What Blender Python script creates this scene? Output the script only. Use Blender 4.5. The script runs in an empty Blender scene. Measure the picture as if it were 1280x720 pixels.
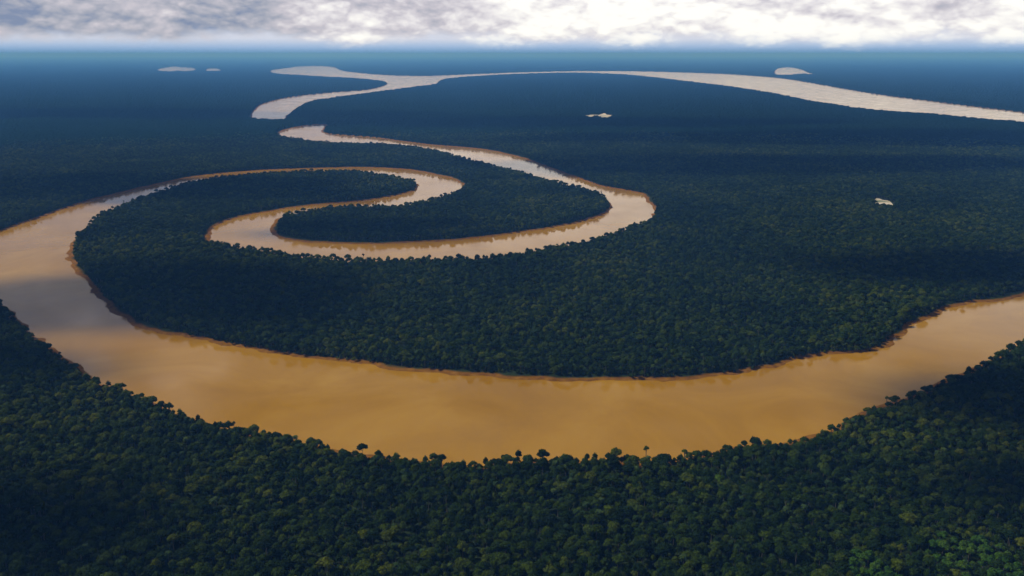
import bpy, math, random
import numpy as np
from mathutils import Vector, Matrix, noise as mnoise

random.seed(7)
rng = np.random.default_rng(11)
D = bpy.data
scene = bpy.context.scene
col = scene.collection

# ------------------------------------------------------------------ camera
F = 1100.0                      # focal length in photo pixels (1280 wide)
HOR = 67.0                      # image row of the horizon
PITCH = math.atan((360.0 - HOR) / F)
ALT = 500.0
cam_d = D.cameras.new('camera')
cam_d.sensor_width = 36.0
cam_d.lens = 36.0 * F / 1280.0
cam_d.clip_start = 1.0
cam_d.clip_end = 600000.0
cam = D.objects.new('camera', cam_d)
cam.location = (0, 0, ALT)
cam.rotation_euler = (math.radians(90) - PITCH, 0, 0)
col.objects.link(cam)
scene.camera = cam

# ------------------------------------------------------------------ light
SUN_EL = math.radians(48)
SUN_AZ = math.atan2(-0.85, 0.16)          # measured from +Y towards +X
SUN_DIR = Vector((math.sin(SUN_AZ) * math.cos(SUN_EL), math.cos(SUN_AZ) * math.cos(SUN_EL), math.sin(SUN_EL)))
sun_d = D.lights.new('sun', 'SUN')
sun_d.energy = 5.0
sun_d.color = (1.0, 0.93, 0.82)
sun_d.angle = math.radians(4.0)
sun = D.objects.new('sun', sun_d)
sun.rotation_euler = SUN_DIR.to_track_quat('Z', 'Y').to_euler()
col.objects.link(sun)

scene.view_settings.view_transform = 'Standard'
scene.view_settings.look = 'None'
scene.view_settings.gamma = 1
scene.view_settings.use_curve_mapping = False
scene.view_settings.exposure = -0.2
scene.cycles.max_bounces = 6
scene.cycles.diffuse_bounces = 2
scene.cycles.glossy_bounces = 2
scene.cycles.transmission_bounces = 2
scene.cycles.transparent_max_bounces = 12
scene.cycles.volume_bounces = 2


class NT:
    """tiny helper round a node tree"""
    def __init__(s, tree):
        s.t = tree
        tree.nodes.clear()

    def n(s, kind, inputs=None, **props):
        nd = s.t.nodes.new(kind)
        for k, v in props.items():
            setattr(nd, k, v)
        for k, v in (inputs or {}).items():
            if isinstance(v, bpy.types.NodeSocket):
                s.t.links.new(v, nd.inputs[k])
            else:
                nd.inputs[k].default_value = v
        return nd

    def l(s, a, b):
        s.t.links.new(a, b)

    def ramp(s, fac, stops, interp='LINEAR'):
        nd = s.t.nodes.new('ShaderNodeValToRGB')
        nd.color_ramp.interpolation = interp
        el = nd.color_ramp.elements
        while len(el) < len(stops):
            el.new(0.5)
        for e, (p, c) in zip(el, stops):
            e.position = p
            e.color = (*c, 1) if len(c) == 3 else c
        s.l(fac, nd.inputs[0])
        return nd.outputs[0]

    def math(s, op, a, b=None, clamp=False):
        nd = s.t.nodes.new('ShaderNodeMath')
        nd.operation = op
        nd.use_clamp = clamp
        for i, v in enumerate((a, b)):
            if v is None:
                continue
            if isinstance(v, bpy.types.NodeSocket):
                s.l(v, nd.inputs[i])
            else:
                nd.inputs[i].default_value = v
        return nd.outputs[0]

    def mix(s, fac, a, b, blend='MIX'):
        nd = s.t.nodes.new('ShaderNodeMix')
        nd.data_type = 'RGBA'
        nd.blend_type = blend
        for i, v in ((0, fac), (6, a), (7, b)):
            if isinstance(v, bpy.types.NodeSocket):
                s.l(v, nd.inputs[i])
            else:
                nd.inputs[i].default_value = (*v, 1) if isinstance(v, tuple) and len(v) == 3 else v
        return nd.outputs[2]


# ------------------------------------------------------------------ sky
world = D.worlds.new('World')
scene.world = world
world.use_nodes = True
w = NT(world.node_tree)
sky = w.n('ShaderNodeTexSky', sky_type='NISHITA', sun_disc=False)
sky.sun_elevation = SUN_EL
sky.sun_rotation = SUN_AZ
sky.altitude = 400
sky.air_density = 1.3
sky.dust_density = 2.0
SKY_STRENGTH = 0.07
tc = w.n('ShaderNodeTexCoord')
gen = tc.outputs['Generated']
def fbm(scale, loc, sc, det, rough, dist=0.0):
    m = w.n('ShaderNodeMapping', {'Vector': gen, 'Scale': scale, 'Location': loc})
    return w.n('ShaderNodeTexNoise', {'Vector': m.outputs[0], 'Scale': sc, 'Detail': det, 'Roughness': rough, 'Distortion': dist}).outputs[0]
sep = w.n('ShaderNodeSeparateXYZ', {0: gen})
big = fbm((5.0, 5.0, 26.0), (0.35, 0.0, 0.6), 0.9, 3.0, 0.5)
P1 = ((1.0, 1.0, 2.6), (3.1, 1.7, 0.2), 13.0, 9.0, 0.54, 0.25)
def billow(dz):
    m = w.n('ShaderNodeMapping', {'Vector': gen, 'Scale': (1.0, 1.0, 2.1), 'Location': (3.1, 1.7, 0.2 + dz)})
    wn = w.n('ShaderNodeTexNoise', {'Vector': m.outputs[0], 'Scale': 20.0, 'Detail': 3.0})
    wv = w.n('ShaderNodeVectorMath', {0: m.outputs[0], 1: w.n('ShaderNodeVectorMath', {0: wn.outputs['Color'], 1: (0.035, 0.035, 0.035)}, operation='MULTIPLY').outputs[0]}, operation='ADD')
    vo = w.n('ShaderNodeTexVoronoi', {'Vector': wv.outputs[0], 'Scale': 10.5, 'Detail': 3.0, 'Roughness': 0.6, 'Lacunarity': 2.2}, feature='F1')
    inv = w.math('SUBTRACT', 1.0, vo.outputs['Distance'])
    nz_ = w.n('ShaderNodeTexNoise', {'Vector': m.outputs[0], 'Scale': 8.0, 'Detail': 6.0, 'Roughness': 0.58, 'Distortion': 0.2})
    return w.math('ADD', w.math('MULTIPLY', inv, 0.38), w.math('MULTIPLY', nz_.outputs[0], 0.60))
puff = billow(0.0)
puff_up = billow(0.016)
fine_ = fbm((1, 1, 2.2), (0.5, 0.2, 0.9), 60.0, 3.0, 0.6)
puff_shading = w.math('MULTIPLY', w.math('SUBTRACT', puff, puff_up), 0.5)  # lit tops and shaded undersides of the puffs, painted into the cloud colour
side = w.n('ShaderNodeMapRange', {'Value': sep.outputs[0], 'From Min': -0.5, 'From Max': 0.15, 'To Min': -0.08, 'To Max': 0.25})
v = w.math('ADD', w.math('MULTIPLY', puff, 0.45), w.math('MULTIPLY', big, 0.40))
v = w.math('ADD', v, w.math('MULTIPLY', fine_, 0.24))
v = w.math('ADD', w.math('ADD', v, puff_shading), side.outputs[0])
K = 1.0 / SKY_STRENGTH
def kc(r, g, b): return (r * K, g * K, b * K)
cloud = w.ramp(v, [(0.27, (0.20, 0.25, 0.37)), (0.37, (0.34, 0.36, 0.43)), (0.50, (0.52, 0.50, 0.55)), (0.60, (0.70, 0.68, 0.70)), (0.73, (0.93, 0.92, 0.87))])
cloud = w.mix(1.0, cloud, kc(1.32, 1.32, 1.32), 'MULTIPLY')
# overhead the deck is darkened to cut fill light and reflections in the river
over = w.ramp(sep.outputs[2], [(0.0, (1, 1, 1)), (0.20, (1.0, 0.98, 1.0)), (0.30, (0.45, 0.45, 0.50)), (0.38, (0.12, 0.125, 0.14)), (1.0, (0.11, 0.115, 0.13))])
cloud = w.mix(1.0, cloud, over, 'MULTIPLY')
# breaks in the deck overhead show the sky
gap = w.ramp(big, [(0.36, (0, 0, 0)), (0.46, (1, 1, 1))])
lowg = w.ramp(sep.outputs[2], [(0.18, (1, 1, 1)), (0.3, (0, 0, 0))])
gap = w.math('MAXIMUM', gap, lowg)
skyc = w.mix(1.0, sky.outputs[0], (0.5, 0.54, 0.6), 'MULTIPLY')
c = w.mix(gap, skyc, cloud)
# below the deck's foot: blue haze painted into the sky colour, down to the horizon
foot = w.math('ADD', sep.outputs[2], w.math('MULTIPLY', w.math('SUBTRACT', puff, 0.50), 0.035))
footm = w.ramp(foot, [(0.001, (0, 0, 0)), (0.015, (1, 1, 1))], 'EASE')
airc = w.ramp(sep.outputs[2], [(0.0, (0.14, 0.33, 0.66)), (0.006, (0.36, 0.55, 0.85)), (0.016, (0.78, 0.82, 0.95))])
c = w.mix(footm, w.mix(1.0, airc, kc(1, 1, 1), 'MULTIPLY'), c)
# a bright patch of thin cloud high to the left of the view, mirrored in the left reach of the river
dt = w.n('ShaderNodeVectorMath', {0: gen, 1: Vector((-0.46, 0.84, 0.37)).normalized()[:]}, operation='DOT_PRODUCT')
pt = w.math('ADD', dt.outputs['Value'], w.math('MULTIPLY', w.math('SUBTRACT', puff, 0.5), 0.06))
c = w.mix(w.ramp(pt, [(0.975, (0, 0, 0)), (0.996, (0.8, 0.8, 0.8))]), c, kc(1.1, 1.02, 1.08))
bg = w.n('ShaderNodeBackground', {'Color': c, 'Strength': SKY_STRENGTH})
wo = w.n('ShaderNodeOutputWorld', {'Surface': bg.outputs[0]})


# ------------------------------------------------------------------ helpers
CP, SP = math.cos(PITCH), math.sin(PITCH)

def at(x, y, z=0.0):
    """the point of the level z seen at photo pixel (x, y)"""
    u, v = (x - 640.0) / F, -(y - 360.0) / F
    dx, dy, dz = u, CP + v * SP, -SP + v * CP
    t = (z - ALT) / dz
    return (dx * t, dy * t)

def pix(P):
    """photo pixel of world points (n,3)"""
    P = np.asarray(P, float)
    y, z = P[:, 1], P[:, 2] - ALT
    d = y * CP - z * SP
    up = y * SP + z * CP
    return np.stack([640 + F * P[:, 0] / d, 360 - F * up / d], 1), d

def tag(o, label=None, cat=None, group=None, kind=None):
    if label: o['label'] = label
    if cat: o['category'] = cat
    if group: o['group'] = group
    if kind: o['kind'] = kind
    return o

def mesh_obj(name, V, Fc, mat, parent=None, smooth=False, link=True):
    me = D.meshes.new(name)
    V = np.asarray(V, dtype=np.float32)
    me.vertices.add(len(V))
    me.vertices.foreach_set('co', V.ravel())
    if len(Fc):
        if isinstance(Fc, np.ndarray):
            lens = np.full(len(Fc), Fc.shape[1], dtype=np.int32)
            flat = Fc.astype(np.int32).ravel()
        else:
            lens = np.array([len(f) for f in Fc], dtype=np.int32)
            flat = np.array([i for f in Fc for i in f], dtype=np.int32)
        me.loops.add(len(flat))
        me.loops.foreach_set('vertex_index', flat)
        me.polygons.add(len(lens))
        starts = np.concatenate([[0], np.cumsum(lens)[:-1]]).astype(np.int32)
        me.polygons.foreach_set('loop_start', starts)
        me.polygons.foreach_set('loop_total', lens)
        me.polygons.foreach_set('use_smooth', np.full(len(lens), smooth))
    me.update(calc_edges=True)
    me.materials.append(mat)
    o = D.objects.new(name, me)
    if link: col.objects.link(o)
    if parent: o.parent = parent
    return o

def vnoise(x, y, seed=0):
    """smooth value noise on arrays, range 0..1"""
    xi, yi = np.floor(x), np.floor(y)
    fx, fy = x - xi, y - yi
    fx, fy = fx * fx * (3 - 2 * fx), fy * fy * (3 - 2 * fy)
    def h(a, b):
        s = np.sin(a * 127.1 + b * 311.7 + seed * 74.7) * 43758.5453
        return s - np.floor(s)
    return (h(xi, yi) * (1 - fx) + h(xi + 1, yi) * fx) * (1 - fy) + (h(xi, yi + 1) * (1 - fx) + h(xi + 1, yi + 1) * fx) * fy

# ------------------------------------------------------------------ the rivers' banks, on the ground
def W(*p): return [(x, y, 1.0) for x, y in p]            # bank seen down to the foot of its trees
def T(*p): return [(x, y, 17.5) for x, y in p]           # bank hidden behind its own tree tops
def S(*p): return [(x, y, 9.0) for x, y in p]            # bank seen from its side
bankA = (T((1420, 385), (1340, 405), (1280, 425), (1265, 431), (1235, 448), (1205, 462), (1165, 480), (1120, 497), (1080, 513), (1040, 531),
           (1010, 543), (975, 549), (930, 550), (900, 558), (860, 564), (820, 568), (760, 567), (700, 568), (640, 571), (590, 574), (540, 570),
           (490, 567), (430, 558), (400, 551), (370, 546), (340, 537), (300, 531), (262, 523), (240, 517), (215, 506), (180, 493), (150, 482),
           (120, 474), (100, 463), (85, 448), (60, 431), (40, 418), (20, 398), (5, 383), (-10, 373), (-60, 355), (-120, 338))
         + S((-145, 325), (-125, 315))
         + W((-60, 304), (-20, 294), (0, 288), (20, 280), (45, 272), (70, 263), (110, 250), (150, 240), (200, 228), (240, 220), (300, 214),
             (350, 211), (400, 209.5), (450, 208.5), (500, 210.5), (530, 214), (555, 219), (572, 223))
         + S((584, 229.5))
         + T((577, 236), (560, 241.5), (535, 248.5), (510, 254), (490, 257), (460, 256), (420, 257.8), (395, 260.5), (372, 264))
         + S((357, 270), (350, 278), (349, 288))
         + W((356, 295), (380, 299.5), (420, 302), (460, 303), (520, 301), (580, 297), (640, 290), (700, 281), (735, 273), (753, 266))
         + S((760, 257))
         + T((757, 247), (745, 239), (720, 232), (690, 225), (650, 214), (610, 204), (580, 197), (545, 187.5), (500, 181), (470, 179), (430, 178),
             (400, 176.5), (380, 173.5), (352, 169)))
bankB = (W((1420, 352), (1340, 358), (1280, 364), (1246, 371), (1214, 375), (1186, 380), (1162, 391), (1134, 403), (1115, 419), (1094, 434),
           (1072, 439), (1040, 439), (1020, 441), (980, 450), (930, 462), (890, 466), (850, 470), (800, 472), (740, 470), (680, 469), (620, 466),
           (560, 462), (520, 460), (480, 455), (440, 450), (400, 446), (350, 440), (310, 433), (280, 427), (250, 422), (220, 415), (200, 411),
           (175, 400), (155, 388), (135, 372), (120, 355), (106, 338))
         + S((97, 325), (94, 312), (97, 298))
         + T((105, 285), (122, 269), (146, 257), (175, 246), (200, 238), (230, 228.5), (260, 222.5), (300, 217.8), (350, 214.2), (400, 212.6), (440, 212.8),
             (470, 216), (490, 219.5), (507, 223))
         + S((518, 228), (517, 234))
         + W((506, 240), (490, 244), (460, 249), (430, 252), (400, 254), (370, 257), (340, 262), (310, 267), (285, 273), (264, 281))
         + S((252, 291))
         + T((258, 300), (280, 302), (300, 306), (330, 310), (360, 315), (390, 318), (430, 322), (460, 323), (500, 322.5), (550, 321.5), (600, 320),
             (650, 313.5), (700, 305), (735, 300), (760, 292), (790, 281), (813, 273))
         + S((821, 263), (820, 254))
         + W((810, 243), (780, 237), (750, 231), (720, 220), (700, 213), (680, 205), (650, 195), (620, 188.5), (590, 184.5), (540, 180.5), (500, 175.5),
             (470, 171.5), (430, 168.5), (412, 167))
         + S((404, 162))
         + W((410, 155.5), (385, 156), (362, 160), (347, 165)))
river1 = bankA + bankB[::-1]
river2 = (T((312, 146), (330, 147.5), (354, 148), (362, 140), (374, 132), (387, 126), (405, 122.5), (440, 118), (480, 112.5), (520, 107.5), (545, 104))
          + T((556, 98), (600, 94.3), (660, 91.5), (720, 90.4), (780, 92.6), (820, 96.3), (860, 101), (900, 105.5), (940, 111), (980, 118), (1020, 126),
              (1060, 132), (1100, 137), (1160, 141), (1220, 147), (1280, 151), (1360, 158), (1450, 168))
          + W((1450, 158), (1360, 147.5), (1280, 140), (1220, 133), (1160, 125.5), (1100, 118), (1060, 111.5), (1020, 104.5), (980, 98), (940, 94.5),
              (900, 92), (840, 90), (780, 88.7), (720, 88.7), (660, 90), (600, 92), (540, 94.5), (510, 94.5), (480, 93.5), (450, 91), (427, 88),
              (418, 84), (400, 82.5), (375, 83), (350, 86), (338, 88.5))
          + T((345, 91.5), (370, 93), (400, 95), (440, 97), (478, 100.5), (482, 104.5), (462, 110))
          + W((430, 114), (390, 117.5), (360, 121.5), (340, 126), (325, 131), (316, 139)))
lake_left = T((196, 87.2), (212, 88.8), (222, 88.0), (233, 88.6), (245, 86.8)) + W((240, 84.6), (228, 84.0), (219, 83.1), (206, 84.6))
lake_small = T((258, 88), (276, 87.5)) + W((270, 85.5), (260, 86))
lake_right = T((968, 91.4), (984, 93.2), (1000, 91.8), (1021, 92.2), (1012, 90.4)) + W((1003, 87.2), (997, 85.6), (986, 84.0), (972, 85.8))
pond = T((1091, 249.0), (1099, 252.8), (1108, 254.6), (1118, 254.2)) + W((1112, 252.6), (1103, 251.0), (1096, 248.4))
clearing = W((727, 145.5), (738, 147.6), (746, 147), (755, 149), (764, 147.5), (767, 144.5), (760, 144), (755, 141.5), (749, 143.5), (740, 143.8))

def dens(poly, n=6):
    """world polygon, smoothed by a Catmull-Rom spline"""
    P = np.array([at(x, y, z) for x, y, z in poly])
    out = []
    m = len(P)
    for i in range(m):
        p0, p1, p2, p3 = P[i - 1], P[i], P[(i + 1) % m], P[(i + 2) % m]
        for k in range(n):
            t = k / n
            cr = 0.5 * ((2 * p1) + (-p0 + p2) * t + (2 * p0 - 5 * p1 + 4 * p2 - p3) * t * t + (-p0 + 3 * p1 - 3 * p2 + p3) * t ** 3)
            out.append(p1 + (p2 - p1) * t if n < 3 else cr)
    return np.array(out)

SHAPES = [dens(river1, 4), dens(river2, 3), dens(lake_left, 3), dens(lake_small, 3), dens(lake_right, 3), ]
CLEAR = [dens(clearing, 3), dens(pond, 3)]

def sdist(X, Y, shapes=SHAPES, cap=400.0):
    """signed distance in metres to the water's edge, positive on land (capped)"""
    X = np.asarray(X, float).ravel(); Y = np.asarray(Y, float).ravel()
    best = np.full(len(X), cap)
    inside = np.zeros(len(X), bool)
    for P in shapes:
        lo, hi = P.min(0) - cap, P.max(0) + cap
        sel = np.nonzero((X > lo[0]) & (X < hi[0]) & (Y > lo[1]) & (Y < hi[1]))[0]
        if not len(sel): continue
        x, y = X[sel], Y[sel]
        b = best[sel].copy(); ins = np.zeros(len(sel), bool)
        A, B = P, np.roll(P, -1, 0)
        for (ax, ay), (bx, by) in zip(A, B):
            dx, dy = bx - ax, by - ay
            cr = (ay > y) != (by > y)
            if cr.any():
                j = np.nonzero(cr)[0]
                ins[j] ^= x[j] < dx * (y[j] - ay) / (dy if dy else 1e-9) + ax
            near = np.nonzero((x > min(ax, bx) - cap) & (x < max(ax, bx) + cap) & (y > min(ay, by) - cap) & (y < max(ay, by) + cap))[0]
            if len(near):
                xx, yy = x[near], y[near]
                t = np.clip(((xx - ax) * dx + (yy - ay) * dy) / (dx * dx + dy * dy + 1e-9), 0, 1)
                d = np.hypot(xx - ax - t * dx, yy - ay - t * dy)
                b[near] = np.minimum(b[near], d)
        best[sel] = b
        inside[sel] |= ins
    return np.where(inside, -best, best)

# ------------------------------------------------------------------ materials
def mat(name):
    m = D.materials.new(name)
    m.use_nodes = True
    return m, NT(m.node_tree)

def principled(t, **inp):
    p = t.n('ShaderNodeBsdfPrincipled', {k.replace('_', ' '): v for k, v in inp.items()})
    t.n('ShaderNodeOutputMaterial', {'Surface': p.outputs[0]})
    return p

def foliage_mat(name, stops):
    m, t = mat(name)
    oi = t.n('ShaderNodeObjectInfo')
    geo = t.n('ShaderNodeNewGeometry')
    stand = t.n('ShaderNodeTexNoise', {'Vector': geo.outputs['Position'], 'Scale': 0.0028, 'Detail': 5.0, 'Distortion': 0.8})
    r = t.math('ADD', t.math('MULTIPLY', oi.outputs['Random'], 0.8), t.math('MULTIPLY', stand.outputs[0], 1.2))
    r = t.math('SUBTRACT', r, 0.52)
    c = t.ramp(r, stops)
    leaf = t.n('ShaderNodeTexNoise', {'Vector': geo.outputs['Position'], 'Scale': 0.35, 'Detail': 3.0})
    lv = t.ramp(leaf.outputs[0], [(0.3, (0.62, 0.62, 0.62)), (0.7, (1.4, 1.37, 1.25))])
    c = t.mix(1.0, c, lv, 'MULTIPLY')
    isl = t.ramp(geo.outputs['Random Per Island'], [(0.0, (0.8, 0.82, 0.84)), (1.0, (1.2, 1.18, 1.1))])
    c = t.mix(1.0, c, isl, 'MULTIPLY')
    d = t.n('ShaderNodeBsdfPrincipled', {'Base Color': c, 'Roughness': 0.75, 'Specular IOR Level': 0.06})
    tr = t.n('ShaderNodeBsdfTranslucent', {'Color': c})
    mx = t.n('ShaderNodeMixShader', {0: 0.18, 1: d.outputs[0], 2: tr.outputs[0]})
    t.n('ShaderNodeOutputMaterial', {'Surface': mx.outputs[0]})
    return m

GREENS = [(0.0, (0.005, 0.014, 0.002)), (0.3, (0.011, 0.028, 0.002)), (0.55, (0.022, 0.044, 0.003)), (0.8, (0.044, 0.070, 0.004)), (1.0, (0.085, 0.105, 0.006))]
M_leaf = foliage_mat('rainforest_leaves', GREENS)
M_palm = foliage_mat('palm_leaves', [(0.0, (0.014, 0.034, 0.012)), (0.5, (0.026, 0.052, 0.016)), (1.0, (0.05, 0.08, 0.022))])
M_bright = foliage_mat('young_leaves', [(0.0, (0.022, 0.065, 0.008)), (0.5, (0.036, 0.090, 0.010)), (1.0, (0.06, 0.115, 0.012))])

M_bark, t = mat('bark')
nz = t.n('ShaderNodeTexNoise', {'Scale': 1.5, 'Detail': 6.0})
principled(t, Base_Color=t.ramp(nz.outputs[0], [(0.3, (0.05, 0.042, 0.03)), (0.7, (0.13, 0.115, 0.09))]), Roughness=0.85)

M_water, t = mat('muddy_water')
geo = t.n('ShaderNodeNewGeometry')
n1 = t.n('ShaderNodeTexNoise', {'Vector': geo.outputs['Position'], 'Scale': 0.0045, 'Detail': 8.0, 'Roughness': 0.6, 'Distortion': 1.0})
c = t.ramp(n1.outputs[0], [(0.28, (0.25, 0.122, 0.003)), (0.5, (0.30, 0.152, 0.005)), (0.72, (0.36, 0.195, 0.018))])
rip = t.n('ShaderNodeTexNoise', {'Vector': geo.outputs['Position'], 'Scale': 0.25, 'Detail': 4.0})
bmp = t.n('ShaderNodeBump', {'Strength': 0.15, 'Distance': 0.2, 'Height': rip.outputs[0]})
gust = t.n('ShaderNodeTexNoise', {'Vector': geo.outputs['Position'], 'Scale': 0.007, 'Detail': 4.0, 'Distortion': 0.5})
ro = t.n('ShaderNodeMapRange', {'Value': gust.outputs[0], 'From Min': 0.35, 'From Max': 0.65, 'To Min': 0.05, 'To Max': 0.16})
p = principled(t, Base_Color=c, Roughness=ro.outputs[0], IOR=1.33, Normal=bmp.outputs[0])

M_ground, t = mat('forest_floor_and_mud')
geo = t.n('ShaderNodeNewGeometry')
sz = t.n('ShaderNodeSeparateXYZ', {0: geo.outputs['Position']})
gn = t.n('ShaderNodeTexNoise', {'Vector': geo.outputs['Position'], 'Scale': 0.08, 'Detail': 5.0})
mud = t.ramp(gn.outputs[0], [(0.3, (0.10, 0.040, 0.003)), (0.6, (0.18, 0.080, 0.006)), (0.8, (0.26, 0.14, 0.02))])
floor = t.ramp(gn.outputs[0], [(0.35, (0.007, 0.013, 0.004)), (0.65, (0.018, 0.030, 0.008))])
zz = t.math('ADD', sz.outputs[2], t.math('MULTIPLY', gn.outputs[0], 1.2))
k = t.ramp(t.math('MULTIPLY', zz, 0.2), [(0.40, (0, 0, 0)), (0.60, (1, 1, 1))])
principled(t, Base_Color=t.mix(k, mud, floor), Roughness=0.95, Specular_IOR_Level=0.05)

M_canopy, t = mat('distant_canopy')
geo = t.n('ShaderNodeNewGeometry')
cn = t.n('ShaderNodeTexNoise', {'Vector': geo.outputs['Position'], 'Scale': 0.03, 'Detail': 6.0, 'Roughness': 0.7})
cb = t.n('ShaderNodeTexNoise', {'Vector': geo.outputs['Position'], 'Scale': 0.0012, 'Detail': 5.0})
cv = t.math('ADD', t.math('MULTIPLY', cn.outputs[0], 0.7), t.math('MULTIPLY', cb.outputs[0], 0.3))
c = t.ramp(cv, [(0.3, (0.001, 0.0045, 0.001)), (0.5, (0.003, 0.0105, 0.0018)), (0.7, (0.008, 0.019, 0.003))])  # darkened to stand for the shade between crowns that the sheet lacks
vor = t.n('ShaderNodeTexVoronoi', {'Vector': geo.outputs['Position'], 'Scale': 0.075})
bh = t.math('SUBTRACT', 1.0, vor.outputs['Distance'])
bmp = t.n('ShaderNodeBump', {'Strength': 1.0, 'Distance': 9.0, 'Height': bh})
principled(t, Base_Color=c, Roughness=1.0, Specular_IOR_Level=0.0, Normal=bmp.outputs[0])

M_clear, t = mat('cleared_sandy_land')
geo = t.n('ShaderNodeNewGeometry')
cn = t.n('ShaderNodeTexNoise', {'Vector': geo.outputs['Position'], 'Scale': 0.012, 'Detail': 5.0})
principled(t, Base_Color=t.ramp(cn.outputs[0], [(0.40, (0.10, 0.13, 0.05)), (0.48, (0.38, 0.34, 0.25)), (0.62, (0.62, 0.55, 0.45))]), Roughness=0.9)

# ------------------------------------------------------------------ ground: one polar sheet from below the camera to the horizon
def polar(dists, angs):
    dd, aa = np.meshgrid(dists, angs, indexing='ij')
    X = np.sin(aa) * dd; Y = np.cos(aa) * dd
    nr, nc = dd.shape
    i = np.arange(nr - 1)[:, None] * nc + np.arange(nc - 1)[None, :]
    Fq = np.stack([i, i + 1, i + nc + 1, i + nc], -1).reshape(-1, 4)
    return X, Y, Fq

rows_y = np.concatenate([np.arange(900, 240, -1.6), np.arange(240, 100, -0.8), np.arange(100, 71, -0.4)])
dist_rows = ALT / np.tan(PITCH + np.arctan((rows_y - 360) / F))
dist_rows = np.concatenate([[1, 150, 300, 450], dist_rows[dist_rows > 470], [125000, 150000]])
fine = np.linspace(-math.radians(38), math.radians(38), 900)
coarse = np.linspace(math.radians(38), math.radians(322), 60)[1:]
angs = np.concatenate([fine, coarse])
gx, gy, gf = polar(dist_rows, angs)
s = sdist(gx, gy)
wig = (vnoise(gx.ravel() / 40, gy.ravel() / 40, 1) - 0.5) * 16 + (vnoise(gx.ravel() / 12, gy.ravel() / 12, 2) - 0.5) * 6
sh = s + 9 + 16 * vnoise(gx.ravel() / 240, gy.ravel() / 240, 12) + wig
gz = np.where(sh < 0, np.maximum(-5, sh * 0.25), np.minimum(3.2, sh * 0.16))
far = np.hypot(gx, gy).ravel()
gz = np.where((far > 7000) & (s > 0), 3.2, gz)
mesh_obj('ground', np.stack([gx.ravel(), gy.ravel(), gz], 1), gf, M_ground, smooth=True)
tag(D.objects['ground'], kind='structure')
R = 150000.0
nW = 96
wv = [(0, 0, 0)] + [(math.cos(2 * math.pi * k / nW) * R * 0.99, math.sin(2 * math.pi * k / nW) * R * 0.99, 0) for k in range(nW)]
mesh_obj('river_water', wv, [(0, 1 + k, 1 + (k + 1) % nW) for k in range(nW)], M_water)
tag(D.objects['river_water'], kind='structure')

# cleared land by a far village
for P in CLEAR:
    cz = 4.2
    o = mesh_obj('clearing', [(x, y, cz) for x, y in P] + [(x, y, 0.5) for x, y in P],
         [tuple(range(len(P)))] + [(i, (i + 1) % len(P), len(P) + (i + 1) % len(P), len(P) + i) for i in range(len(P))], M_clear)
    tag(o, kind='structure')

# ------------------------------------------------------------------ trees
def ico(sub):
    import bmesh
    bm = bmesh.new()
    bmesh.ops.create_icosphere(bm, subdivisions=sub, radius=1)
    V = np.array([v.co[:] for v in bm.verts]); Fc = np.array([[v.index for v in f.verts] for f in bm.faces])
    bm.free()
    return V, Fc
ICO = ico(2)

def crown_geo(R, H, lobes, leaf, seed, n_leaf=420, flat=False, gappy=0.0):
    """an uneven crown: lumpy inner masses and many leaf clumps; base of crown at z=0"""
    r = np.random.default_rng(seed)
    Vs, Fs, n = [], [], 0
    cs = []
    for k in range(lobes):
        if k == 0:
            c = np.array([0, 0, H * 0.55]); rad = np.array([R * 0.5, R * 0.5, H * 0.42])
        else:
            a = k * 2.399 + r.uniform(-.4, .4); q = math.sqrt((k + r.uniform(-.3, .3)) / lobes)
            c = np.array([math.cos(a) * R * 0.68 * q, math.sin(a) * R * 0.68 * q, H * (0.62 - 0.38 * q * q) + r.uniform(-.1, .12) * H])
            rr = R * r.uniform(0.27, 0.42)
            rad = np.array([rr, rr, min(rr, H * 0.36) * (0.6 if flat else 0.85)])
        cs.append((c, rad))
        V, Fc = ICO
        nn = np.array([mnoise.noise(Vector(v) * 1.9 + Vector((seed * 3.1 + k * 7, k, 0))) for v in V])
        P = V * (0.86 + 0.38 * nn)[:, None] * rad * 0.9 + c
        Vs.append(P); Fs.append(Fc + n); n += len(P)
    # leaf clumps: small bent quads as two triangles
    m = n_leaf
    u = r.normal(size=(m, 3)); u[:, 2] = np.abs(u[:, 2]) * 1.2 - 0.35
    u /= np.linalg.norm(u, axis=1)[:, None]
    idx = r.integers(0, lobes, m)
    C = np.array([c[0] for c in cs])[idx]; RR = np.array([c[1] for c in cs])[idx]
    pos = C + u * RR * r.uniform(0.85, 1.14 + gappy, m)[:, None]
    a = r.normal(size=(m, 3)); nrm = u + r.normal(size=(m, 3)) * 0.45
    nrm /= np.linalg.norm(nrm, axis=1)[:, None]
    a -= (a * nrm).sum(1)[:, None] * nrm; a /= np.linalg.norm(a, axis=1)[:, None]
    b = np.cross(nrm, a)
    sz = leaf * r.uniform(0.5, 1.25, m)[:, None]
    q = np.stack([pos - a * sz, pos - b * sz * .7 - nrm * sz * .2, pos + a * sz, pos + b * sz * .7 - nrm * sz * .2], 1).reshape(-1, 3)
    base = n + np.arange(m) * 4
    Vs.append(q)
    Fs.append(np.stack([base, base + 1, base + 2], 1)); Fs.append(np.stack([base, base + 2, base + 3], 1))
    return np.concatenate(Vs), np.concatenate(Fs)

def tube(path, radii, sides=7):
    V, Fc = [], []
    for i, (p, r) in enumerate(zip(path, radii)):
        p = Vector(p)
        d = (Vector(path[min(i + 1, len(path) - 1)]) - Vector(path[max(i - 1, 0)])).normalized()
        x = d.orthogonal().normalized(); y = d.cross(x)
        for k in range(sides):
            a = 2 * math.pi * k / sides
            V.append(tuple(p + (x * math.cos(a) + y * math.sin(a)) * r))
    for i in range(len(path) - 1):
        for k in range(sides):
            a, b = i * sides + k, i * sides + (k + 1) % sides
            Fc.append((a, b, b + sides, a + sides))
    return V, Fc

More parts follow.
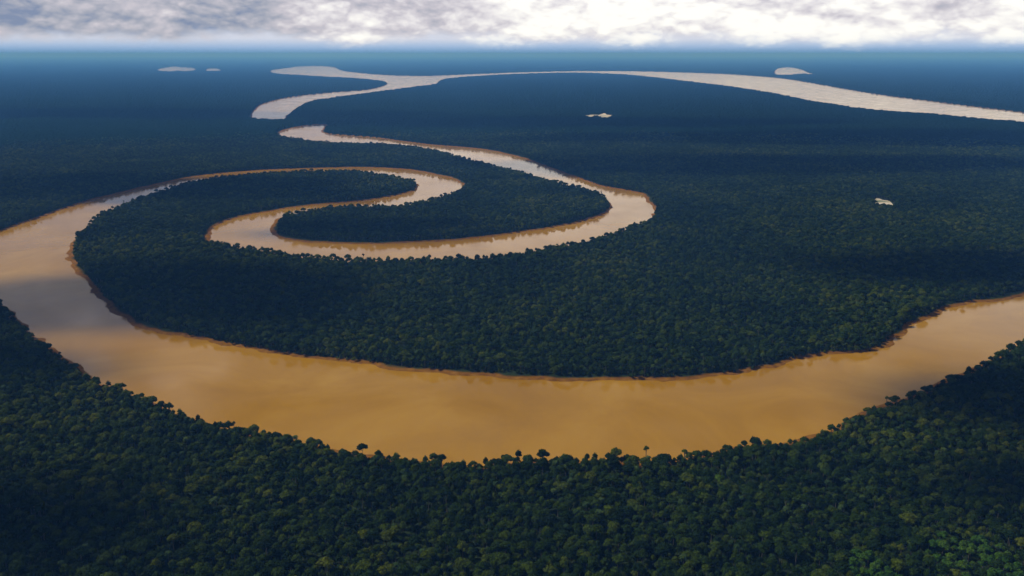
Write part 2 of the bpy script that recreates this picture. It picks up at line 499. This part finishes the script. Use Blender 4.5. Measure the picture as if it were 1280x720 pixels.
def trunk_geo(h, crown_r, crown_h, r0, seed, limbs=4):
    r = random.Random(seed)
    V, Fc = tube([(0, 0, -1), (0, 0, 1.2), (r.uniform(-.3, .3), r.uniform(-.3, .3), h * .5), (r.uniform(-.5, .5), 0, h), (0, 0, h + crown_h * .5)],
                 [r0 * 1.7, r0 * 1.1, r0 * .8, r0 * .62, r0 * .2])
    for k in range(limbs):
        a = 2 * math.pi * k / limbs + r.uniform(-.4, .4)
        L = crown_r * r.uniform(.45, .7)
        v2, f2 = tube([(0, 0, h * .9), (math.cos(a) * L * .4, math.sin(a) * L * .4, h + crown_h * .08), (math.cos(a) * L, math.sin(a) * L, h + crown_h * .4)],
                      [r0 * .4, r0 * .3, r0 * .1], 5)
        n = len(V); V += v2; Fc += [tuple(i + n for i in f) for f in f2]
    return V, Fc

def palm_crown_geo(R, seed, fronds=20):
    r = random.Random(seed)
    V, Fc = [], []
    for k in range(fronds):
        a = k * 2.399 + r.uniform(-.2, .2)
        rise = 0.9 - 1.5 * k / fronds + r.uniform(-.1, .1)
        L = R * r.uniform(.85, 1.1)
        dx, dy = math.cos(a), math.sin(a)
        px, py = -dy, dx
        prev = None
        for j in range(6):
            t = j / 5
            rad = L * t * (math.cos(rise * .5))
            z = L * (rise * t * .75 - .75 * t * t) + .4
            wd = R * (.06 + .20 * math.sin(math.pi * min(1, t * .9 + .08)))
            n = len(V)
            V += [(dx * rad + px * wd, dy * rad + py * wd, z - wd * .45), (dx * rad, dy * rad, z), (dx * rad - px * wd, dy * rad - py * wd, z - wd * .45)]
            if prev is not None:
                Fc += [(prev, prev + 1, n + 1, n), (prev + 1, prev + 2, n + 2, n + 1)]
            prev = n
    return V, Fc

#         name             R    H   trunk  lobes leaf flat gappy  mat
KINDS = [
    ('rainforest_tree',   7.2, 10.5, 11.5, 11, .95, False, .05, M_leaf),
    ('rainforest_tree',   8.4, 10.0, 12.5, 13, 1.0, False, .05, M_leaf),
    ('rainforest_tree',   6.0, 11.5, 10.5, 9, .85, False, .08, M_leaf),
    ('rainforest_tree',   6.8, 8.6, 13.5, 10, .85, False, .05, M_leaf),
    ('rainforest_tree',   9.6, 10.5, 15.0, 15, 1.1, False, .08, M_leaf),
    ('rainforest_tree',   4.8, 10.5, 8.0, 9, .8, False, .12, M_leaf),
    ('young_tree',        4.6, 6.0, 8.0, 6, .8, False, .10, M_bright),
    ('palm_tree',         4.6, 0,   18.5, 0, 0, False, 0, M_palm),
    ('emergent_tree',     8.0, 8.0, 21.0, 12, 1.0, False, .10, M_leaf),
    ('slender_tree',      3.6, 5.5, 21.0, 7, .75, False, .15, M_leaf),
]
PROTO = []
for k, (nm, Rr, Hh, th, lb, lf, fl, gp, m) in enumerate(KINDS):
    if nm == 'palm_tree':
        cv_, cf_ = palm_crown_geo(Rr, 40 + k)
        tv, tf = tube([(0, 0, -1), (.15, 0, th * .4), (.5, .2, th * .8), (.5, .2, th + .3)], [.38, .26, .22, .16])
        cv_ = [(x + .5, y + .2, z + th) for x, y, z in cv_]
    else:
        cv_, cf_ = crown_geo(Rr, Hh, lb, lf, 40 + k, n_leaf=int(60 * lb), flat=fl, gappy=gp)
        cv_ = cv_ + np.array([0, 0, th])
        tv, tf = trunk_geo(th, Rr, Hh, .42 if th < 20 else .6, k)
    a = mesh_obj('crown', cv_, cf_, m, smooth=False, link=False)
    b = mesh_obj('trunk', tv, tf, M_bark, smooth=True, link=False)
    PROTO.append((nm, a, b, th, Hh, Rr))

def place(k, x, y, z, sc, rz, label, cat, group=None, zs=None, name=None):
    nm, a, b = PROTO[k][:3]
    e = D.objects.new(name or nm, None)
    e.empty_display_size = 2
    e.location = (x, y, z); e.rotation_euler = (0, 0, rz); e.scale = (sc, sc, zs or sc)
    tag(e, label, cat, group)
    col.objects.link(e)
    for src in (a, b):
        o = src.copy()
        col.objects.link(o)
        o.parent = e
    return e

# --- where trees stand: jittered grid over everything the camera could see out to 4.6 km
SP_ = 8.9
NEARR, FARR = 560.0, 5900.0
ii, jj = np.meshgrid(np.arange(-480, 481), np.arange(55, 730), indexing='ij')
tx = (ii.ravel() + (jj.ravel() % 2) * .5 + rng.uniform(-.36, .36, ii.size)) * SP_
ty = (jj.ravel() + rng.uniform(-.36, .36, ii.size)) * SP_ * .92
keep = (np.abs(tx) < ty * .66 + 160) & (np.hypot(tx, ty) < FARR) & (ty > NEARR)
tx, ty = tx[keep], ty[keep]
s = sdist(tx, ty, cap=60.0)
keep = (sdist(tx, ty, CLEAR, 60) > 4) & (s > -3.0 + rng.uniform(0, 5, len(s))) & (rng.random(len(s)) > (np.hypot(tx, ty) - 5000) / 900)
tx, ty, s = tx[keep], ty[keep], s[keep]
n = len(tx)
# stature changes slowly across the forest; old channels leave low bands
st = vnoise(tx / 170, ty / 170, 5) * .5 + vnoise(tx / 60, ty / 60, 6) * .5
scl = rng.uniform(.50, 1.02, n) * (.86 + .26 * st)
u = rng.random(n)
kind = np.select([u < .22, u < .40, u < .62, u < .76, u < .84, u < .95], [0, 1, 2, 3, 4, 5], 7)
kind = np.where((rng.random(n) < .022) & (s > 45), 8, kind)
edge = s < 14
kind = np.where(edge & (rng.random(n) < .30), 5, kind)
kind = np.where(edge & (rng.random(n) < .05), 7, kind)
kind = np.where(edge & (rng.random(n) < .008), 9, kind)
# second growth: pale green openings seen at the lower right
def patch(px, py, rx):
    cx, cy = at(px, py, 12)
    return np.hypot((tx - cx), (ty - cy) / 1.4) < rx * (0.7 + .6 * vnoise(tx / 15, ty / 15, 9))
young = patch(1095, 720, 26) | patch(1228, 714, 46) | patch(905, 600, 10)
kind = np.where(young & (rng.random(n) < .85), 6, kind)
scl = np.where(kind == 6, scl * 1.45, scl)
rot = rng.uniform(0, 6.283, n)
zb = 1.4 + 1.5 * vnoise(tx / 300, ty / 300, 8) + rng.uniform(-2.6, 2.6, n)
# low growth hanging over the water's edge under the tall trees
ex = np.nonzero((s < 16))[0]
ex = np.repeat(ex, 3)
ax_, ay_ = tx[ex] + rng.uniform(-6, 6, len(ex)), ty[ex] + rng.uniform(-6, 6, len(ex))
es = sdist(ax_, ay_, cap=60.0)
ok = es > -6.5
ax_, ay_, ex, es = ax_[ok], ay_[ok], ex[ok], es[ok]
tx = np.concatenate([tx, ax_]); ty = np.concatenate([ty, ay_]); s = np.concatenate([s, es])
kind = np.concatenate([kind, np.where(rng.random(len(ex)) < .5, 5, 2)])
scl = np.concatenate([scl, rng.uniform(.45, .75, len(ex))])
rot = np.concatenate([rot, rng.uniform(0, 6.283, len(ex))])
zb = np.concatenate([zb, rng.uniform(-4.0, -1.0, len(ex))])
n = len(tx)

# --- trees one can pick out on the near bank
SPECIAL = [   # pixel of the crown's middle, kind, scale, height scale, label
    (648, 563, 2, .85, 1.12, 'round dark tree standing up above the near bank, before the middle of the brown river', 'tree'),
    (808, 556, 9, 1.05, 1.05, 'slender bare trunked tree with a small flat crown on the near bank, right of centre', 'tree'),
    (856, 560, 9, 1.20, .98, 'bushy small crowned tree on a tall stem just right of the bare trunked slender tree', 'tree'),
    (1028, 535, 9, .75, .95, 'thin dark pointed tree above the near bank where the river bends away right', 'tree'),
    (941, 546, 5, .95, 1.12, 'small round crowned tree beside the gap in the near bank right of the slender trees', 'tree'),
    (770, 560, 4, .85, 1.0, 'broad domed tree on the near bank left of the slender bare trunked tree', 'tree'),
    (212, 503, 2, .82, 1.05, 'dark ball crowned tree overhanging the brown water on the lower left bank', 'tree'),
    (119, 470, 4, .70, .95, 'dark spreading tree leaning out at the left corner where grey water turns brown', 'tree'),
    (148, 481, 5, 1.0, 1.0, 'small dark tree on the left bank between the ball crowned tree and the spreading tree', 'tree'),
    (1274, 436, 4, .95, 1.02, 'large dark tree at the far right end of the near bank', 'tree'),
    (470, 566, 7, 1.1, 1.1, 'star crowned palm standing on the near bank left of centre', 'palm tree'),
]
sp_xy = []
for (px, py, k, sc, zs, lab, cat) in SPECIAL:
    hz = 3 + (PROTO[k][3] + PROTO[k][4] * .5) * zs
    x, y = at(px, py + 3, hz)
    sp_xy.append((x, y))
    place(k, x, y, 1.6, sc, random.uniform(0, 6), lab, cat, zs=zs)
rm = np.zeros(n, bool)
for x, y in sp_xy:
    rm |= np.hypot(tx - x, ty - y) < 2.5

# --- nearest trees, one object each
P3 = np.stack([tx, ty, zb + 18], 1)
pp, dd = pix(P3)
inview = (pp[:, 0] > -6) & (pp[:, 0] < 1286) & (pp[:, 1] > 40) & (pp[:, 1] < 728) & ~rm
order = np.argsort(np.where(inview, dd, 1e9))
chosen = order[:289]
GROUPLAB = {
    'rainforest_tree': ('rainforest tree with a rounded green crown in the nearest canopy along the bottom edge', 'tree', 'nearest canopy trees along the bottom edge'),
    'young_tree': ('low bright green young tree in the pale regrowth opening at the bottom right', 'tree', 'young trees in the bottom right opening'),
    'palm_tree': ('star shaped palm crown among the round crowned trees along the bottom edge', 'palm tree', 'palms in the nearest canopy'),
    'emergent_tree': ('tall flat topped tree rising above the canopy along the bottom edge', 'tree', 'tall trees above the nearest canopy'),
    'slender_tree': ('slender small crowned tree rising above the canopy along the bottom edge', 'tree', 'slender trees above the nearest canopy'),
}
for i in chosen:
    k = int(kind[i])
    lab, cat, grp = GROUPLAB[PROTO[k][0]]
    place(k, float(tx[i]), float(ty[i]), float(zb[i]) - 1, float(scl[i]), float(rot[i]), lab, cat, grp)
rest = np.ones(n, bool); rest[chosen] = False; rest &= ~rm

# --- every other tree and the far canopy: one rainforest
ry = rows_y[(rows_y < 185)]
fd = ALT / np.tan(PITCH + np.arctan((ry - 360) / F))
fd = np.concatenate([fd[fd > 4900], [125000, 148000]])
fa = np.concatenate([np.linspace(-math.radians(36), math.radians(36), 1300)])
cx_, cy_, cf = polar(fd, fa)
sc_ = sdist(cx_, cy_)
cxr, cyr = cx_.ravel(), cy_.ravel()
dist = np.hypot(cxr, cyr)
hc = 18 + (vnoise(cxr / 14, cyr / 14, 3) - .5) * 9 + (vnoise(cxr / 130, cyr / 130, 4) - .5) * 8
hc = np.where(sc_ > 5, hc, -6.0)
inclear = sdist(cxr, cyr, CLEAR, 60) < 0
hc = np.where(inclear, -6.0, hc)
ramp_in = np.clip((dist - 4900) / 700, 0, 1)
hc = np.where(hc > 0, hc - (1 - ramp_in) * 11, hc)
fq_keep = (hc[cf] > -5).sum(1) > 0
cf = cf[fq_keep]
nv = len(cxr)
V = np.concatenate([np.stack([cxr, cyr, hc], 1), np.stack([tx[rest], ty[rest], zb[rest] - 1], 1)])
forest = mesh_obj('rainforest', V, cf, M_canopy, smooth=False)
tag(forest, 'unbroken dark green rainforest canopy covering the land between and beyond the river bends', 'rainforest', kind='stuff')
me = forest.data
def attr(name, typ, vals):
    a = me.attributes.new(name, typ, 'POINT')
    a.data.foreach_set('value', vals)
attr('tree_kind', 'INT', np.concatenate([np.full(nv, -1), kind[rest]]).astype(np.int32))
attr('tree_scale', 'FLOAT', np.concatenate([np.ones(nv), scl[rest]]).astype(np.float32))
attr('tree_turn', 'FLOAT', np.concatenate([np.zeros(nv), rot[rest]]).astype(np.float32))

# source objects for the instances: the crown and trunk of real trees in the scene
src = {}
for o in col.objects:
    if o.type == 'EMPTY' and o.children:
        for k, (nm, a, b, *_r) in enumerate(PROTO):
            for ch in o.children:
                if ch.data == a.data: src.setdefault((k, 'c'), ch)
                if ch.data == b.data: src.setdefault((k, 't'), ch)
ng = D.node_groups.new('rainforest_growth', 'GeometryNodeTree')
ng.interface.new_socket('Geometry', in_out='INPUT', socket_type='NodeSocketGeometry')
ng.interface.new_socket('Geometry', in_out='OUTPUT', socket_type='NodeSocketGeometry')
g = NT(ng)
gi = g.n('NodeGroupInput'); go = g.n('NodeGroupOutput')
jn = g.n('GeometryNodeJoinGeometry')
g.l(gi.outputs[0], jn.inputs[0])
ka = g.n('GeometryNodeInputNamedAttribute', {'Name': 'tree_kind'}, data_type='INT')
sa = g.n('GeometryNodeInputNamedAttribute', {'Name': 'tree_scale'}, data_type='FLOAT')
ra = g.n('GeometryNodeInputNamedAttribute', {'Name': 'tree_turn'}, data_type='FLOAT')
rv = g.n('ShaderNodeCombineXYZ', {2: ra.outputs[0]})
for k in range(len(KINDS)):
    cmp_ = g.n('FunctionNodeCompare', data_type='INT', operation='EQUAL')
    g.l(ka.outputs[0], cmp_.inputs[2]); cmp_.inputs[3].default_value = k
    for part in 'ct':
        if (k, part) not in src: continue
        oi = g.n('GeometryNodeObjectInfo', transform_space='ORIGINAL')
        oi.inputs['Object'].default_value = src[(k, part)]
        oi.inputs['As Instance'].default_value = True
        ip = g.n('GeometryNodeInstanceOnPoints')
        g.l(gi.outputs[0], ip.inputs['Points'])
        g.l(cmp_.outputs[0], ip.inputs['Selection'])
        g.l(oi.outputs['Geometry'], ip.inputs['Instance'])
        g.l(rv.outputs[0], ip.inputs['Rotation'])
        g.l(sa.outputs[0], ip.inputs['Scale'])
        g.l(ip.outputs[0], jn.inputs[0])
g.l(jn.outputs[0], go.inputs[0])
md = forest.modifiers.new('growth', 'NODES')
md.node_group = ng
print('trees', n, 'canopy verts', nv, 'missing protos', [k for k in range(len(KINDS)) if (k, 'c') not in src])

# ------------------------------------------------------------------ clouds over the forest (they throw the dark patches)
M_cloud, t = mat('cloud')
lw = t.n('ShaderNodeLayerWeight', {'Blend': 0.5})
cn = t.n('ShaderNodeTexNoise', {'Scale': 2.2, 'Detail': 5.0, 'Roughness': 0.6})
tc_ = t.n('ShaderNodeTexCoord')
t.l(tc_.outputs['Object'], cn.inputs['Vector'])
cn.inputs['Scale'].default_value = 0.006
thin = t.math('SUBTRACT', t.math('MULTIPLY', lw.outputs['Facing'], 1.6), t.math('MULTIPLY', cn.outputs[0], 1.0))
thin = t.ramp(thin, [(0.0, (.10, .10, .10)), (0.75, (1, 1, 1))])
di = t.n('ShaderNodeBsdfDiffuse', {'Color': (.85, .85, .87, 1)})
tl = t.n('ShaderNodeBsdfTranslucent', {'Color': (.85, .85, .87, 1)})
m1 = t.n('ShaderNodeMixShader', {0: .5, 1: di.outputs[0], 2: tl.outputs[0]})
tp = t.n('ShaderNodeBsdfTransparent')
m2 = t.n('ShaderNodeMixShader', {0: thin, 1: m1.outputs[0], 2: tp.outputs[0]})
t.n('ShaderNodeOutputMaterial', {'Surface': m2.outputs[0]})
ICO4 = ico(5)
def cloud_over(px, py, rx, ry, alt=1500.0, seed=0, rz=0.0):
    """a cumulus whose shadow falls round photo pixel (px, py)"""
    x, y = at(px, py, 15)
    t_ = alt / SUN_DIR.z
    c = Vector((x, y, 0)) + SUN_DIR * t_
    V, Fc = ICO4
    V = V.copy()
    nn = np.array([mnoise.fractal(Vector(v) * 1.6 + Vector((seed * 5.3, 0, 0)), .8, 2.1, 5) for v in V])
    f = 1 + .42 * nn
    V = V * f[:, None] * np.array([rx, ry, min(rx, ry) * .32])
    V[:, 2] = np.where(V[:, 2] < 0, V[:, 2] * .35, V[:, 2])
    o = mesh_obj('cloud', V, Fc, M_cloud, smooth=True)
    o.location = c; o.rotation_euler = (0, 0, rz)
    tag(o, kind='stuff')
CL = [  # px, py, radius along x, radius along y in metres
    (190, 368, 520, 215), (-40, 378, 260, 150), (470, 283, 330, 120), (90, 235, 1000, 330), (10, 450, 170, 100),
    (1275, 500, 190, 130), (700, 152, 2000, 450), (150, 142, 2400, 600), (1250, 335, 420, 160), (950, 205, 1300, 330), (1150, 172, 2300, 450),
    (20, 650, 170, 90), (1300, 610, 110, 70),  # added out of view to darken the bottom corners like a vignette
]
for q, a in enumerate(CL):
    cloud_over(*a, seed=q)

# ------------------------------------------------------------------ the blue air
M_haze, t = mat('haze')
pv = t.n('ShaderNodeVolumePrincipled', {'Color': (0.12, 0.38, 1.0, 1), 'Absorption Color': (.45, .45, .45, 1), 'Density': 4.5e-5, 'Anisotropy': 0.0})
t.n('ShaderNodeOutputMaterial', {'Volume': pv.outputs[0]})
hb = 160000.0
z0, z1 = -7.0, 530.0
hv = [(-hb, -hb, z0), (hb, -hb, z0), (hb, hb, z0), (-hb, hb, z0), (-hb, -hb, z1), (hb, -hb, z1), (hb, hb, z1), (-hb, hb, z1)]
hz_ = mesh_obj('haze', hv, [(0, 3, 2, 1), (4, 5, 6, 7), (0, 1, 5, 4), (1, 2, 6, 5), (2, 3, 7, 6), (3, 0, 4, 7)], M_haze)
tag(hz_, kind='stuff')
